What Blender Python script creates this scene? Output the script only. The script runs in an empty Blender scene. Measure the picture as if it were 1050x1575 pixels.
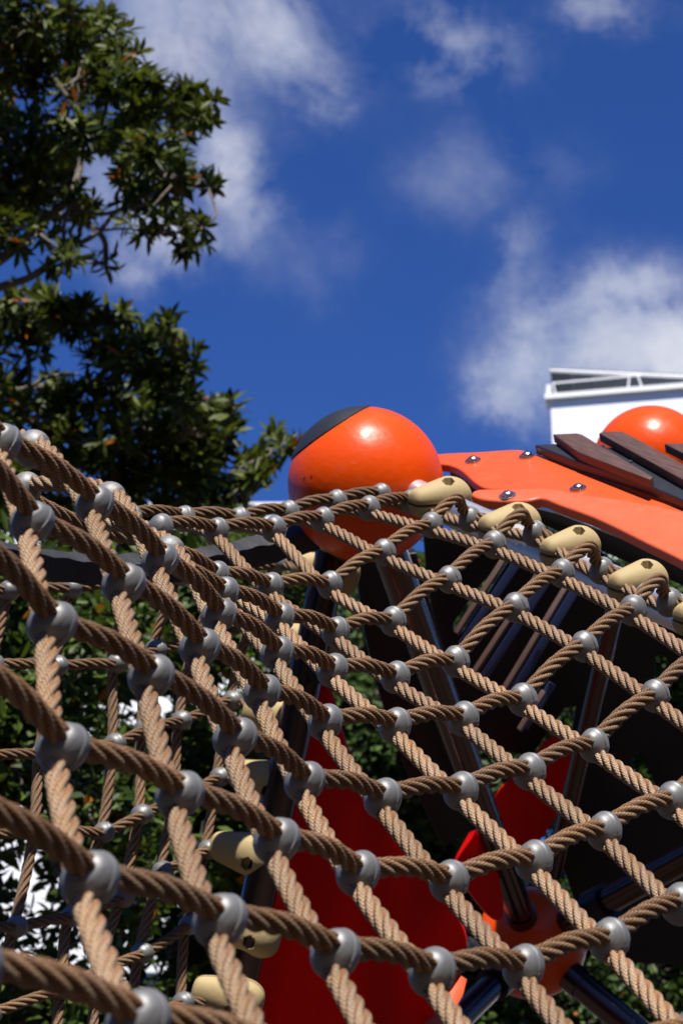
import bpy, bmesh, math, random
from mathutils import Vector, Matrix, noise
R_ = math.radians
scene = bpy.context.scene
col = scene.collection

# ------------------------------------------------------------------ camera, world, sun, exposure
PITCH = R_(22.0)
CAM = Vector((0.0, 0.0, 1.5))
cam_d = bpy.data.cameras.new("camera")
cam = bpy.data.objects.new("camera", cam_d)
col.objects.link(cam)
cam.location = CAM
cam.rotation_euler = (R_(90) + PITCH, 0, 0)
cam_d.sensor_fit = 'VERTICAL'
cam_d.sensor_height = 36.0
cam_d.sensor_width = 24.0
cam_d.lens = 70.0
cam_d.clip_start = 0.05
cam_d.clip_end = 2000
cam_d.dof.use_dof = True
cam_d.dof.focus_distance = 2.55
cam_d.dof.aperture_fstop = 11.0
scene.camera = cam

SUN_DIR = Vector((0.05, -0.514, 0.858)).normalized()     # towards the sun
w = bpy.data.worlds.new("World")
scene.world = w
w.use_nodes = True
sun_d = bpy.data.lights.new("sun", 'SUN')
sun_d.energy = 5.0
sun_d.angle = R_(0.53)
sun_d.color = (1.0, 0.96, 0.90)
sun = bpy.data.objects.new("sun", sun_d)
col.objects.link(sun)
sun.rotation_euler = SUN_DIR.to_track_quat('Z', 'Y').to_euler()
sun.location = (0, -5, 12)
scene.view_settings.view_transform = 'Standard'
scene.view_settings.look = 'None'
scene.view_settings.exposure = 0.6
scene.view_settings.gamma = 1.0

# measured from the photograph: picture position + distance -> point in the place
F = 3062.5
CX = Vector((1, 0, 0))
CY = Vector((0, -math.sin(PITCH), math.cos(PITCH)))
CZ = Vector((0, -math.cos(PITCH), -math.sin(PITCH)))
def V3(x, y, z):
    return CX * x + CY * y + CZ * z
def at(px, py, d):
    return CAM + V3((px - 525) / F * d, -(py - 787.5) / F * d, -d)
def ray(px, py):
    return V3((px - 525) / F, -(py - 787.5) / F, -1)

def sky_world():
    nt = w.node_tree
    nt.nodes.clear()
    N = nt.nodes.new
    L = nt.links.new
    out = N('ShaderNodeOutputWorld')
    bg = N('ShaderNodeBackground')
    L(bg.outputs[0], out.inputs[0])
    bg.inputs[1].default_value = SKY_STRENGTH
    sky = N('ShaderNodeTexSky')
    sky.sky_type = 'NISHITA'
    sky.sun_disc = False
    sky.sun_elevation = math.asin(SUN_DIR.z)
    sky.sun_rotation = math.atan2(SUN_DIR.x, SUN_DIR.y)
    sky.altitude = 200
    sky.air_density = 1.0
    sky.dust_density = 0.25
    sky.ozone_density = 3.0
    tc = N('ShaderNodeTexCoord')
    D = tc.outputs['Generated']
    def math_(op, a, b=None, clamp=False):
        n = N('ShaderNodeMath'); n.operation = op; n.use_clamp = clamp
        for i, v in enumerate((a, b)):
            if v is None: continue
            if isinstance(v, (int, float)): n.inputs[i].default_value = v
            else: L(v, n.inputs[i])
        return n.outputs[0]
    def dot(v):
        n = N('ShaderNodeVectorMath'); n.operation = 'DOT_PRODUCT'
        L(warp, n.inputs[0]); n.inputs[1].default_value = v
        return n.outputs['Value']
    def noise_(scale, detail, rough, loc=(0, 0, 0), src=None, dist=0.0):
        m = N('ShaderNodeMapping'); m.inputs['Location'].default_value = loc
        L(src or D, m.inputs[0])
        n = N('ShaderNodeTexNoise'); n.inputs['Scale'].default_value = scale
        n.inputs['Detail'].default_value = detail; n.inputs['Roughness'].default_value = rough
        n.inputs['Distortion'].default_value = dist
        L(m.outputs[0], n.inputs['Vector'])
        return n
    # warp the direction a little so that clouds have ragged outlines
    wn = noise_(14, 7, 0.66)
    sub = N('ShaderNodeVectorMath'); sub.operation = 'SUBTRACT'
    L(wn.outputs['Color'], sub.inputs[0]); sub.inputs[1].default_value = (.5, .5, .5)
    sc = N('ShaderNodeVectorMath'); sc.operation = 'SCALE'
    L(sub.outputs[0], sc.inputs[0]); sc.inputs['Scale'].default_value = 0.075
    ad = N('ShaderNodeVectorMath'); ad.operation = 'ADD'
    L(D, ad.inputs[0]); L(sc.outputs[0], ad.inputs[1])
    warp = ad.outputs[0]
    total = None
    for (px, py, rx, ry, ang, s) in CLOUDS:
        c = ray(px, py).normalized()
        t1 = (CX - c * c.dot(CX)).normalized()
        t2 = c.cross(t1).normalized()
        a = R_(ang)
        u1 = t1 * math.cos(a) + t2 * math.sin(a)
        u2 = -t1 * math.sin(a) + t2 * math.cos(a)
        k1 = F / rx; k2 = F / ry
        x = math_('SUBTRACT', dot(u1 * k1), (u1 * k1).dot(c))
        y = math_('SUBTRACT', dot(u2 * k2), (u2 * k2).dot(c))
        r2 = math_('ADD', math_('MULTIPLY', x, x), math_('MULTIPLY', y, y))
        e = math_('POWER', 2.71828, math_('MULTIPLY', r2, -0.9))
        fwd = math_('GREATER_THAN', dot(c), 0)
        v = math_('MULTIPLY', math_('MULTIPLY', e, s), fwd)
        total = v if total is None else math_('ADD', total, v)
    # scattered cloud over the rest of the sky, away from the photograph's piece of it
    far = noise_(2.6, 7, 0.58, (3.1, 1.7, .4), dist=.3)
    far_m = math_('MULTIPLY', math_('SUBTRACT', far.outputs['Fac'], 0.60, True), 3.0, True)
    away = math_('SUBTRACT', 0.93, dot(-CZ), True)
    away = math_('MULTIPLY', away, 12.0, True)
    total = math_('ADD', total, math_('MULTIPLY', far_m, away))
    fine = noise_(11, 9, 0.62, (.3, .9, 2.2), dist=.25)
    big = noise_(30, 6, 0.6, (5.3, .2, 1.2), dist=.2)
    mod = math_('MULTIPLY', math_('SUBTRACT', fine.outputs['Fac'], 0.40, True), 5.6)
    mod = math_('MULTIPLY', mod, math_('ADD', math_('MULTIPLY', big.outputs['Fac'], 1.0), 0.42))
    dens = math_('MULTIPLY', total, mod)
    # soft shoulder
    dens = math_('SUBTRACT', 1.0, math_('POWER', 2.71828, math_('MULTIPLY', dens, -1.35)), True)
    hs = N('ShaderNodeMix'); hs.data_type = 'RGBA'; hs.blend_type = 'MULTIPLY'; hs.inputs['Factor'].default_value = 1
    L(sky.outputs[0], hs.inputs['A']); hs.inputs['B'].default_value = (*SKY_TINT, 1)
    cn = noise_(16, 6, 0.55, (1.3, 4.9, 2.2))
    cr = N('ShaderNodeValToRGB')
    cr.color_ramp.elements[0].position = .35; cr.color_ramp.elements[1].position = .72
    a = CLOUD_DARK; b = CLOUD_LIGHT
    cr.color_ramp.elements[0].color = (*a, 1); cr.color_ramp.elements[1].color = (*b, 1)
    L(cn.outputs['Fac'], cr.inputs[0])
    cs = N('ShaderNodeVectorMath'); cs.operation = 'SCALE'
    L(cr.outputs[0], cs.inputs[0]); cs.inputs['Scale'].default_value = CLOUD_GAIN / SKY_STRENGTH
    mx = N('ShaderNodeMix'); mx.data_type = 'RGBA'
    L(dens, mx.inputs['Factor']); L(hs.outputs['Result'], mx.inputs['A']); L(cs.outputs[0], mx.inputs['B'])
    L(mx.outputs['Result'], bg.inputs[0])

SKY_STRENGTH = 0.05
SKY_TINT = (.40, .73, 1.48)
CLOUD_DARK = (.44, .51, .72)
CLOUD_LIGHT = (.90, .91, .98)
CLOUD_GAIN = 0.60
# picture position, radii, tilt, amount
CLOUDS = [
 (330, 20, 150, 85, 10, 1.0), (430, 50, 60, 45, 40, .35), (500, 130, 34, 26, 0, .45),
 (374, 272, 42, 78, -10, 1.0), (250, 375, 70, 34, 0, .75), (160, 290, 80, 70, 0, .6),
 (710, 60, 70, 42, 20, .8), (670, 115, 40, 30, 30, .35),
 (690, 260, 60, 52, 0, .15), (800, 240, 60, 36, 0, .16), (920, 12, 80, 22, 0, .42),
 (790, 400, 30, 70, 20, .3), (905, 520, 95, 72, 0, 1.9), (1020, 535, 100, 70, 0, 1.9),
 (840, 600, 90, 45, 0, 1.3), (740, 625, 42, 26, 0, .9), (480, 400, 70, 50, 0, .12),
]
sky_world()

# ------------------------------------------------------------------ helpers
def finish(name, bm, mat, parent=None, smooth=True, angle=40):
    me = bpy.data.meshes.new(name)
    bm.normal_update()
    bm.to_mesh(me); bm.free()
    return finish_me(name, me, mat, parent, smooth, angle)
def finish_me(name, me, mat, parent=None, smooth=True, angle=40):
    o = bpy.data.objects.new(name, me)
    col.objects.link(o)
    for m in (mat if isinstance(mat, (list, tuple)) else [mat]):
        me.materials.append(m)
    if smooth:
        me.polygons.foreach_set('use_smooth', [True] * len(me.polygons))
        if angle < 180:
            me.set_sharp_from_angle(angle=R_(angle))
    if parent:
        o.parent = parent
        o.matrix_parent_inverse = parent.matrix_world.inverted() if parent.parent is None else Matrix()
    return o
def tag(o, label=None, cat=None, group=None, kind=None):
    if label: o['label'] = label
    if cat: o['category'] = cat
    if group: o['group'] = group
    if kind: o['kind'] = kind
    return o
def thing(name, label, cat, loc=(0, 0, 0), group=None):
    o = bpy.data.objects.new(name, None)
    o.empty_display_size = .1
    col.objects.link(o)
    o.location = loc
    o.matrix_world = Matrix.Translation(Vector(loc))
    return tag(o, label, cat, group)

def tube(bm, pts, rads, seg=24, caps=True):
    """round tube along a polyline with a radius per point"""
    pts = [Vector(p) for p in pts]
    if not isinstance(rads, (list, tuple)): rads = [rads] * len(pts)
    t = (pts[1] - pts[0]).normalized()
    u = t.orthogonal().normalized()
    rings = []
    for i, p in enumerate(pts):
        if i == 0: tt = (pts[1] - pts[0]).normalized()
        elif i == len(pts) - 1: tt = (pts[-1] - pts[-2]).normalized()
        else: tt = (pts[i + 1] - pts[i - 1]).normalized()
        u = (u - tt * u.dot(tt)).normalized()
        v = tt.cross(u)
        rings.append([bm.verts.new(p + (u * math.cos(2 * math.pi * k / seg) + v * math.sin(2 * math.pi * k / seg)) * rads[i]) for k in range(seg)])
    for a, b in zip(rings, rings[1:]):
        for k in range(seg):
            bm.faces.new((a[k], a[(k + 1) % seg], b[(k + 1) % seg], b[k]))
    if caps:
        bm.faces.new(rings[0][::-1]); bm.faces.new(rings[-1])
    return rings

def catmull(pts, n, closed=False):
    P = [Vector(p) for p in pts]
    out = []
    m = len(P)
    rng = m if closed else m - 1
    for i in range(rng):
        if closed:
            p0, p1, p2, p3 = P[(i - 1) % m], P[i], P[(i + 1) % m], P[(i + 2) % m]
        else:
            p1, p2 = P[i], P[i + 1]
            p0 = P[i - 1] if i > 0 else p1 * 2 - p2
            p3 = P[i + 2] if i + 2 < m else p2 * 2 - p1
        # centripetal
        k1 = max((p1 - p0).length ** .5, 1e-6); k2 = max((p2 - p1).length ** .5, 1e-6); k3 = max((p3 - p2).length ** .5, 1e-6)
        m1 = (p2 - p1 + ((p1 - p0) / k1 - (p2 - p0) / (k1 + k2)) * k2)
        m2 = (p2 - p1 + ((p3 - p2) / k3 - (p3 - p1) / (k2 + k3)) * k2)
        for j in range(n):
            s = j / n
            out.append(p1 * (2 * s**3 - 3 * s**2 + 1) + m1 * (s**3 - 2 * s**2 + s) + p2 * (-2 * s**3 + 3 * s**2) + m2 * (s**3 - s**2))
    if not closed: out.append(P[-1])
    return out

def rect_box(bm, M, sx, sy, sz):
    vs = [bm.verts.new(M @ Vector((x * sx / 2, y * sy / 2, z * sz / 2))) for x in (-1, 1) for y in (-1, 1) for z in (-1, 1)]
    for f in ((0, 1, 3, 2), (4, 6, 7, 5), (0, 4, 5, 1), (2, 3, 7, 6), (0, 2, 6, 4), (1, 5, 7, 3)):
        bm.faces.new([vs[i] for i in f])
    return vs

# ------------------------------------------------------------------ materials
def mat_new(name):
    m = bpy.data.materials.new(name)
    m.use_nodes = True
    return m, m.node_tree.nodes, m.node_tree.links, m.node_tree.nodes['Principled BSDF']
def set_in(b, **k):
    for a, v in k.items():
        a = a.replace('_', ' ')
        if a in b.inputs: b.inputs[a].default_value = v
def plastic(name, rgb, rough=.35, bump=.15, scale=260, var=.06, metallic=0., coat=0., spec=.5, dist=.0006, dirt=.0, scuff=.0):
    m, N, L, b = mat_new(name)
    set_in(b, Base_Color=(*rgb, 1), Roughness=rough, Metallic=metallic, Coat_Weight=coat, Coat_Roughness=.12, Specular_IOR_Level=spec)
    tc = N.new('ShaderNodeTexCoord')
    n = N.new('ShaderNodeTexNoise'); n.inputs['Scale'].default_value = scale; n.inputs['Detail'].default_value = 3
    L.new(tc.outputs['Object'], n.inputs['Vector'])
    bp = N.new('ShaderNodeBump'); bp.inputs['Strength'].default_value = bump; bp.inputs['Distance'].default_value = dist
    L.new(n.outputs['Fac'], bp.inputs['Height']); L.new(bp.outputs[0], b.inputs['Normal'])
    n2 = N.new('ShaderNodeTexNoise'); n2.inputs['Scale'].default_value = 9; n2.inputs['Detail'].default_value = 6; n2.inputs['Roughness'].default_value = .7
    L.new(tc.outputs['Object'], n2.inputs['Vector'])
    mx = N.new('ShaderNodeMix'); mx.data_type = 'RGBA'
    mx.inputs['A'].default_value = (*[c * (1 - var * 2) for c in rgb], 1)
    mx.inputs['B'].default_value = (*[min(1, c * (1 + var) + dirt) for c in rgb], 1)
    L.new(n2.outputs['Fac'], mx.inputs['Factor']); L.new(mx.outputs['Result'], b.inputs['Base Color'])
    mr = N.new('ShaderNodeMapRange'); mr.inputs['To Min'].default_value = max(.02, rough - .08); mr.inputs['To Max'].default_value = rough + .12
    L.new(n2.outputs['Fac'], mr.inputs['Value']); L.new(mr.outputs[0], b.inputs['Roughness'])
    if scuff:
        # fine scratches and a film of dust
        mp = N.new('ShaderNodeMapping'); mp.inputs['Scale'].default_value = (14, 160, 60); mp.inputs['Rotation'].default_value = (.4, .3, .7)
        L.new(tc.outputs['Object'], mp.inputs[0])
        sn = N.new('ShaderNodeTexNoise'); sn.inputs['Scale'].default_value = 1.6; sn.inputs['Detail'].default_value = 3; sn.inputs['Distortion'].default_value = .6
        L.new(mp.outputs[0], sn.inputs['Vector'])
        sr = N.new('ShaderNodeMapRange'); sr.inputs['From Min'].default_value = .66; sr.inputs['From Max'].default_value = .74
        L.new(sn.outputs['Fac'], sr.inputs['Value'])
        dn = N.new('ShaderNodeTexNoise'); dn.inputs['Scale'].default_value = 22; dn.inputs['Detail'].default_value = 9; dn.inputs['Roughness'].default_value = .75
        L.new(tc.outputs['Object'], dn.inputs['Vector'])
        dr = N.new('ShaderNodeMapRange'); dr.inputs['From Min'].default_value = .52; dr.inputs['From Max'].default_value = .8
        L.new(dn.outputs['Fac'], dr.inputs['Value'])
        mm = N.new('ShaderNodeMath'); mm.operation = 'MAXIMUM'; L.new(sr.outputs[0], mm.inputs[0]); L.new(dr.outputs[0], mm.inputs[1])
        ms = N.new('ShaderNodeMath'); ms.operation = 'MULTIPLY'; L.new(mm.outputs[0], ms.inputs[0]); ms.inputs[1].default_value = scuff
        md = N.new('ShaderNodeMix'); md.data_type = 'RGBA'; L.new(ms.outputs[0], md.inputs['Factor'])
        L.new(mx.outputs['Result'], md.inputs['A']); md.inputs['B'].default_value = (.42, .33, .26, 1)
        L.new(md.outputs['Result'], b.inputs['Base Color'])
        ra = N.new('ShaderNodeMath'); ra.operation = 'ADD'; L.new(mr.outputs[0], ra.inputs[0])
        rb = N.new('ShaderNodeMath'); rb.operation = 'MULTIPLY'; L.new(mm.outputs[0], rb.inputs[0]); rb.inputs[1].default_value = .25
        L.new(rb.outputs[0], ra.inputs[1]); L.new(ra.outputs[0], b.inputs['Roughness'])
    return m

def rope_material(name, ROPE_DARK, ROPE_LIGHT):
    m, N, L, b = mat_new(name)
    set_in(b, Roughness=.75, Specular_IOR_Level=.3)
    uv = N.new('ShaderNodeUVMap'); uv.uv_map = 'UVMap'
    sep = N.new('ShaderNodeSeparateXYZ'); L.new(uv.outputs[0], sep.inputs[0])
    def M(op, a, c=None, cl=False):
        n = N.new('ShaderNodeMath'); n.operation = op; n.use_clamp = cl
        for i, v in enumerate((a, c)):
            if v is None: continue
            if isinstance(v, (int, float)): n.inputs[i].default_value = v
            else: L.new(v, n.inputs[i])
        return n.outputs[0]
    u, v = sep.outputs[0], sep.outputs[1]      # u: strands counted round the rope, v: metres along it
    # little plaited yarns: a diamond lattice of u and v
    a1 = M('ADD', M('MULTIPLY', u, 4.0), M('MULTIPLY', v, 270.0))
    a2 = M('SUBTRACT', M('MULTIPLY', u, 4.0), M('MULTIPLY', v, 270.0))
    w1 = M('ABSOLUTE', M('SINE', M('MULTIPLY', a1, math.pi)))
    w2 = M('ABSOLUTE', M('SINE', M('MULTIPLY', a2, math.pi)))
    lat = M('MULTIPLY', w1, w2)
    # which yarn: paler in the middle of a strand, redder towards one edge
    fr = M('FRACT', u)
    edge = M('ABSOLUTE', M('SUBTRACT', fr, .5))
    tc = N.new('ShaderNodeTexCoord')
    n1 = N.new('ShaderNodeTexNoise'); n1.inputs['Scale'].default_value = 480; n1.inputs['Detail'].default_value = 2
    L.new(tc.outputs['Object'], n1.inputs['Vector'])
    n2 = N.new('ShaderNodeTexNoise'); n2.inputs['Scale'].default_value = 14; n2.inputs['Detail'].default_value = 4
    L.new(tc.outputs['Object'], n2.inputs['Vector'])
    n3 = N.new('ShaderNodeTexNoise'); n3.inputs['Scale'].default_value = 45; n3.inputs['Detail'].default_value = 5
    L.new(tc.outputs['Object'], n3.inputs['Vector'])
    mx = N.new('ShaderNodeMix'); mx.data_type = 'RGBA'
    mx.inputs['A'].default_value = (*ROPE_DARK, 1)
    mx.inputs['B'].default_value = (*ROPE_LIGHT, 1)
    fac = M('ADD', M('SUBTRACT', M('MULTIPLY', lat, 1.5), .02), M('MULTIPLY', M('SUBTRACT', n1.outputs['Fac'], .5), 1.2), True)
    L.new(fac, mx.inputs['Factor'])
    mx2 = N.new('ShaderNodeMix'); mx2.data_type = 'RGBA'; mx2.blend_type = 'MULTIPLY'
    L.new(M('MULTIPLY', M('GREATER_THAN', fr, .56), .95), mx2.inputs['Factor'])
    L.new(mx.outputs['Result'], mx2.inputs['A']); mx2.inputs['B'].default_value = (.70, .54, .44, 1)
    mx3 = N.new('ShaderNodeMix'); mx3.data_type = 'RGBA'; mx3.blend_type = 'MULTIPLY'
    L.new(n2.outputs['Fac'], mx3.inputs['Factor'])
    L.new(mx2.outputs['Result'], mx3.inputs['A']); mx3.inputs['B'].default_value = (.62, .60, .58, 1)
    oi = N.new('ShaderNodeObjectInfo')
    hv = N.new('ShaderNodeHueSaturation')
    L.new(M('ADD', M('MULTIPLY', oi.outputs['Random'], .30), .84), hv.inputs['Value'])
    L.new(M('ADD', M('MULTIPLY', n3.outputs['Fac'], .5), .75), hv.inputs['Saturation'])
    L.new(mx3.outputs['Result'], hv.inputs['Color'])
    L.new(hv.outputs[0], b.inputs['Base Color'])
    bp = N.new('ShaderNodeBump'); bp.inputs['Strength'].default_value = .6; bp.inputs['Distance'].default_value = .0006
    L.new(M('ADD', lat, M('MULTIPLY', n1.outputs['Fac'], .5)), bp.inputs['Height'])
    L.new(bp.outputs[0], b.inputs['Normal'])
    return m

M_ROPE = rope_material('tan_rope', (.075, .042, .021), (.58, .395, .245))
M_ROPE_SHADED = rope_material('shaded_rope', (.036, .018, .008), (.40, .258, .145))  # cross ropes: their shade is put into a darker, browner colour
M_ALU = plastic('cast_aluminium', (.22, .218, .213), rough=.5, bump=.35, scale=700, metallic=.45, var=.2, spec=.4, scuff=.15)
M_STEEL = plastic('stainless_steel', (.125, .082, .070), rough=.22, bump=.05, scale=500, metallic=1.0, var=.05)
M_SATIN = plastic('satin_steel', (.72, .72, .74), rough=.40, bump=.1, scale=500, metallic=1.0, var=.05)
M_BOLT = plastic('bolt_steel', (.5, .5, .5), rough=.25, bump=.1, scale=500, metallic=1.0, var=.1)
M_BALL = plastic('orange_glossy_plastic', (.76, .068, .001), rough=.29, spec=.3, bump=.6, scale=75, var=.03, coat=.0, scuff=.035, dist=.0009)
M_PANEL = plastic('orange_sheet_plastic', (.66, .080, .016), rough=.36, bump=.5, scale=420, var=.03, spec=.42, dist=.0004, scuff=.06)
M_PANEL_SHEEN = plastic('sheen_orange_sheet_plastic', (.64, .108, .038), rough=.34, bump=.5, scale=420, var=.03, spec=.5, dist=.0004, scuff=.06)  # paler because the sky's gloss on this panel is put into the colour
M_RED = plastic('red_sheet_plastic', (.85, .004, .001), rough=.45, bump=.3, scale=300, var=.06, spec=.2)
_n = M_RED.node_tree
_t = _n.nodes.new('ShaderNodeBsdfTranslucent'); _t.inputs[0].default_value = (.75, .004, .002, 1)
_m = _n.nodes.new('ShaderNodeMixShader'); _m.inputs[0].default_value = .3
_n.links.new(_n.nodes['Principled BSDF'].outputs[0], _m.inputs[1]); _n.links.new(_t.outputs[0], _m.inputs[2])
_n.links.new(_m.outputs[0], _n.nodes['Material Output'].inputs[0])
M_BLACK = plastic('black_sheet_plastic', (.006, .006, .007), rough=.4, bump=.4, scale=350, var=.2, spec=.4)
M_BLACKTOP = plastic('charcoal_sheet_plastic', (.022, .023, .030), rough=.38, bump=.4, scale=350, var=.2)
M_EYE = plastic('black_textured_plastic', (.020, .021, .025), rough=.42, bump=.7, scale=120, var=.2)
M_RUBBER = plastic('black_rubber', (.018, .018, .019), rough=.6, bump=1., scale=160, var=.3, dist=.002)
M_CREAM = plastic('cream_plastic', (.44, .33, .16), rough=.62, bump=.6, scale=150, var=.12, spec=.25, scuff=.2)
M_CREAM_IN = plastic('cream_recess', (.40, .28, .11), rough=.6, bump=.3, scale=180, var=.1)
def wood_material():
    m, N, L, b = mat_new('brown_stained_wood')
    set_in(b, Roughness=.5, Specular_IOR_Level=.4)
    tc = N.new('ShaderNodeTexCoord')
    mp = N.new('ShaderNodeMapping'); mp.inputs['Scale'].default_value = (1, 12, 12)
    L.new(tc.outputs['UV'], mp.inputs[0])
    n = N.new('ShaderNodeTexNoise'); n.inputs['Scale'].default_value = 9; n.inputs['Detail'].default_value = 8; n.inputs['Roughness'].default_value = .65
    L.new(mp.outputs[0], n.inputs['Vector'])
    cr = N.new('ShaderNodeValToRGB')
    cr.color_ramp.elements[0].position = .3; cr.color_ramp.elements[1].position = .75
    cr.color_ramp.elements[0].color = (.045, .022, .016, 1); cr.color_ramp.elements[1].color = (.13, .066, .050, 1)
    L.new(n.outputs['Fac'], cr.inputs[0]); L.new(cr.outputs[0], b.inputs['Base Color'])
    bp = N.new('ShaderNodeBump'); bp.inputs['Strength'].default_value = .5; bp.inputs['Distance'].default_value = .001
    L.new(n.outputs['Fac'], bp.inputs['Height']); L.new(bp.outputs[0], b.inputs['Normal'])
    return m
M_WOOD = wood_material()
def leaf_material(name, dark, light, odd=(.30, .09, .01), odd_amt=.03):
    m, N, L, b = mat_new(name)
    set_in(b, Roughness=.5, Specular_IOR_Level=.28)
    at_ = N.new('ShaderNodeVertexColor'); at_.layer_name = 'leaf'
    sep = N.new('ShaderNodeSeparateColor'); L.new(at_.outputs[0], sep.inputs[0])
    mx = N.new('ShaderNodeMix'); mx.data_type = 'RGBA'
    mx.inputs['A'].default_value = (*dark, 1); mx.inputs['B'].default_value = (*light, 1)
    L.new(sep.outputs[0], mx.inputs['Factor'])
    gt = N.new('ShaderNodeMath'); gt.operation = 'GREATER_THAN'; gt.inputs[1].default_value = 1 - odd_amt
    L.new(sep.outputs[1], gt.inputs[0])
    m2 = N.new('ShaderNodeMix'); m2.data_type = 'RGBA'
    L.new(gt.outputs[0], m2.inputs['Factor']); L.new(mx.outputs['Result'], m2.inputs['A']); m2.inputs['B'].default_value = (*odd, 1)
    L.new(m2.outputs['Result'], b.inputs['Base Color'])
    tr = N.new('ShaderNodeBsdfTranslucent'); L.new(m2.outputs['Result'], tr.inputs[0])
    ms = N.new('ShaderNodeMixShader'); ms.inputs[0].default_value = .3
    L.new(b.outputs[0], ms.inputs[1]); L.new(tr.outputs[0], ms.inputs[2])
    L.new(ms.outputs[0], N['Material Output'].inputs[0])
    return m
M_LEAF = leaf_material('glossy_leaves', (.018, .032, .004), (.125, .150, .014), odd_amt=.02)
M_LEAF2 = leaf_material('broad_leaves', (.020, .042, .006), (.10, .15, .02), (.42, .16, .01), .025)
M_LEAF3 = leaf_material('small_leaves', (.025, .05, .010), (.09, .15, .03), odd_amt=.01)
M_BARK = plastic('grey_bark', (.20, .165, .13), rough=.85, bump=1., scale=60, var=.3, dist=.004)
M_WHITE = plastic('white_render', (.80, .80, .79), rough=.7, bump=.2, scale=3, var=.02, dist=.01)
M_GREYROOF = plastic('grey_canopy_sheet', (.045, .044, .040), rough=.6, bump=.2, scale=3, var=.25, dist=.01)
M_GLASS = plastic('dark_window_glass', (.03, .04, .05), rough=.08, bump=0, scale=3, var=.1)
M_SKY_GLOSS = plastic('sky_gloss_plastic', (.020, .034, .095), rough=.3, bump=.2, scale=300, var=.1)  # blue of the reflected sky painted into the base colour
M_GROUND = plastic('play_surface', (.035, .024, .018), rough=.9, bump=.8, scale=90, var=.2, dist=.004)

# ------------------------------------------------------------------ ground
bm = bmesh.new()
s = 400
vs = [bm.verts.new(p) for p in ((-s, -s, 0), (s, -s, 0), (s, s, 0), (-s, s, 0))]
bm.faces.new(vs)
tag(finish('ground', bm, M_GROUND, smooth=False), kind='structure')

# ------------------------------------------------------------------ buildings
def k_of(py):
    return (787.5 - py) / F * math.cos(PITCH) + math.sin(PITCH)
def ground_dir(px, py):
    v = ray(px, py); return v
def wall_slab(bm, a, b, z0, z1, back):
    """upright slab from a to b (xy), with a thickness vector back"""
    p = [Vector((a.x, a.y, z0)), Vector((b.x, b.y, z0)), Vector((b.x, b.y, z1)), Vector((a.x, a.y, z1))]
    f = [bm.verts.new(q) for q in p]; g = [bm.verts.new(q + back) for q in p]
    bm.faces.new(f); bm.faces.new(g[::-1])
    for i in range(4):
        j = (i + 1) % 4
        bm.faces.new((f[i], g[i], g[j], f[j]))
def strut_box(bm, p, q, wd, ht):
    p = Vector(p); q = Vector(q); t = (q - p); L = t.length; t.normalize()
    up = Vector((0, 0, 1))
    if abs(t.z) > .9: up = Vector((0, 1, 0))
    y = up.cross(t).normalized(); z = t.cross(y)
    M = Matrix.Translation((p + q) / 2) @ Matrix((t, y, z)).transposed().to_4x4()
    return rect_box(bm, M, L, wd, ht)

# white block to the right, with a canopy and railings on its roof
D0 = 45.0
c0 = at(846, 616, D0)
ztop = c0.z
d1 = D0 * k_of(616) / k_of(599)
c1 = at(1056, 599, d1)
h = Vector((c1.x - c0.x, c1.y - c0.y, 0)).normalized()
bk = Vector((-h.y, h.x, 0))
if bk.y < 0: bk = -bk
c_r = c0 + h * 16
bld = thing('white_building', 'white rendered building with canopy and railings on its roof behind the right orange ball', 'building', (c0.x, c0.y, 0))
bm = bmesh.new(); wall_slab(bm, c0, c_r, 0, ztop, bk * 10)
finish('wall', bm, M_WHITE, bld, smooth=False)
bm = bmesh.new()
wall_slab(bm, c0 - h * .12 - bk * .12, c_r - bk * .12, ztop + .003, ztop + .12, bk * .6)
finish('coping', bm, M_WHITE, bld, smooth=False)
for r in range(4):
    for c in range(5):
        zz = 3 + r * 3.2
        a = c0 + h * (1.6 + c * 3) - bk * .03; b = a + h * 1.5
        bm = bmesh.new(); wall_slab(bm, a, b, zz, zz + 1.5, bk * .028)
        finish('window', bm, M_GLASS, bld, smooth=False)
def bpt(px, py, back):
    """point on an upright plane parallel to the facade, 'back' metres behind it"""
    o = c0 + bk * back; rr = ray(px, py)
    return CAM + rr * ((o - CAM).dot(bk) / rr.dot(bk))
bm = bmesh.new()
a = bpt(845, 570, .6); b = bpt(1065, 580, .6)
tube(bm, [a, a.lerp(b, .5), b], .04, 12)
finish('roof_beam', bm, M_WHITE, bld)
bm = bmesh.new()
for i in range(7):
    a = bpt(846 + i * 33, 573 + i * 1.5, .7); b = bpt(846 + (i + 1) * 33 - .6, 573 + (i + 1) * 1.5, .7)
    a2 = bpt(849 + i * 33, 606 - i * 2.4, 3.5); b2 = bpt(849 + (i + 1) * 33 - .6, 606 - (i + 1) * 2.4, 3.5)
    vs = [bm.verts.new(p) for p in (a, b, b2, a2)]
    f = bm.faces.new(vs)
    ex = bmesh.ops.extrude_face_region(bm, geom=[f])
    bmesh.ops.translate(bm, verts=[v for v in ex['geom'] if isinstance(v, bmesh.types.BMVert)], vec=(0, 0, .12))
finish('canopy_sheet', bm, M_GREYROOF, bld, smooth=False)
bm = bmesh.new()
for (x0, y0, x1, y1) in ((849, 589.5, 986, 577), (853, 606, 1060, 592), (849, 589, 854, 607), (967, 579, 965, 599), (980, 578, 987, 598)):
    a = bpt(x0, y0, .25); b = bpt(x1, y1, .25)
    tube(bm, [a, a.lerp(b, .5), b], .02, 10)
finish('railing', bm, M_WHITE, bld)
bm = bmesh.new()
a = bpt(842.5, 593, .0); b = bpt(842.5, 614, .0)
tube(bm, [b, a.lerp(b, .5), a], .07, 12)
finish('roof_post', bm, M_WHITE, bld)

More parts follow.
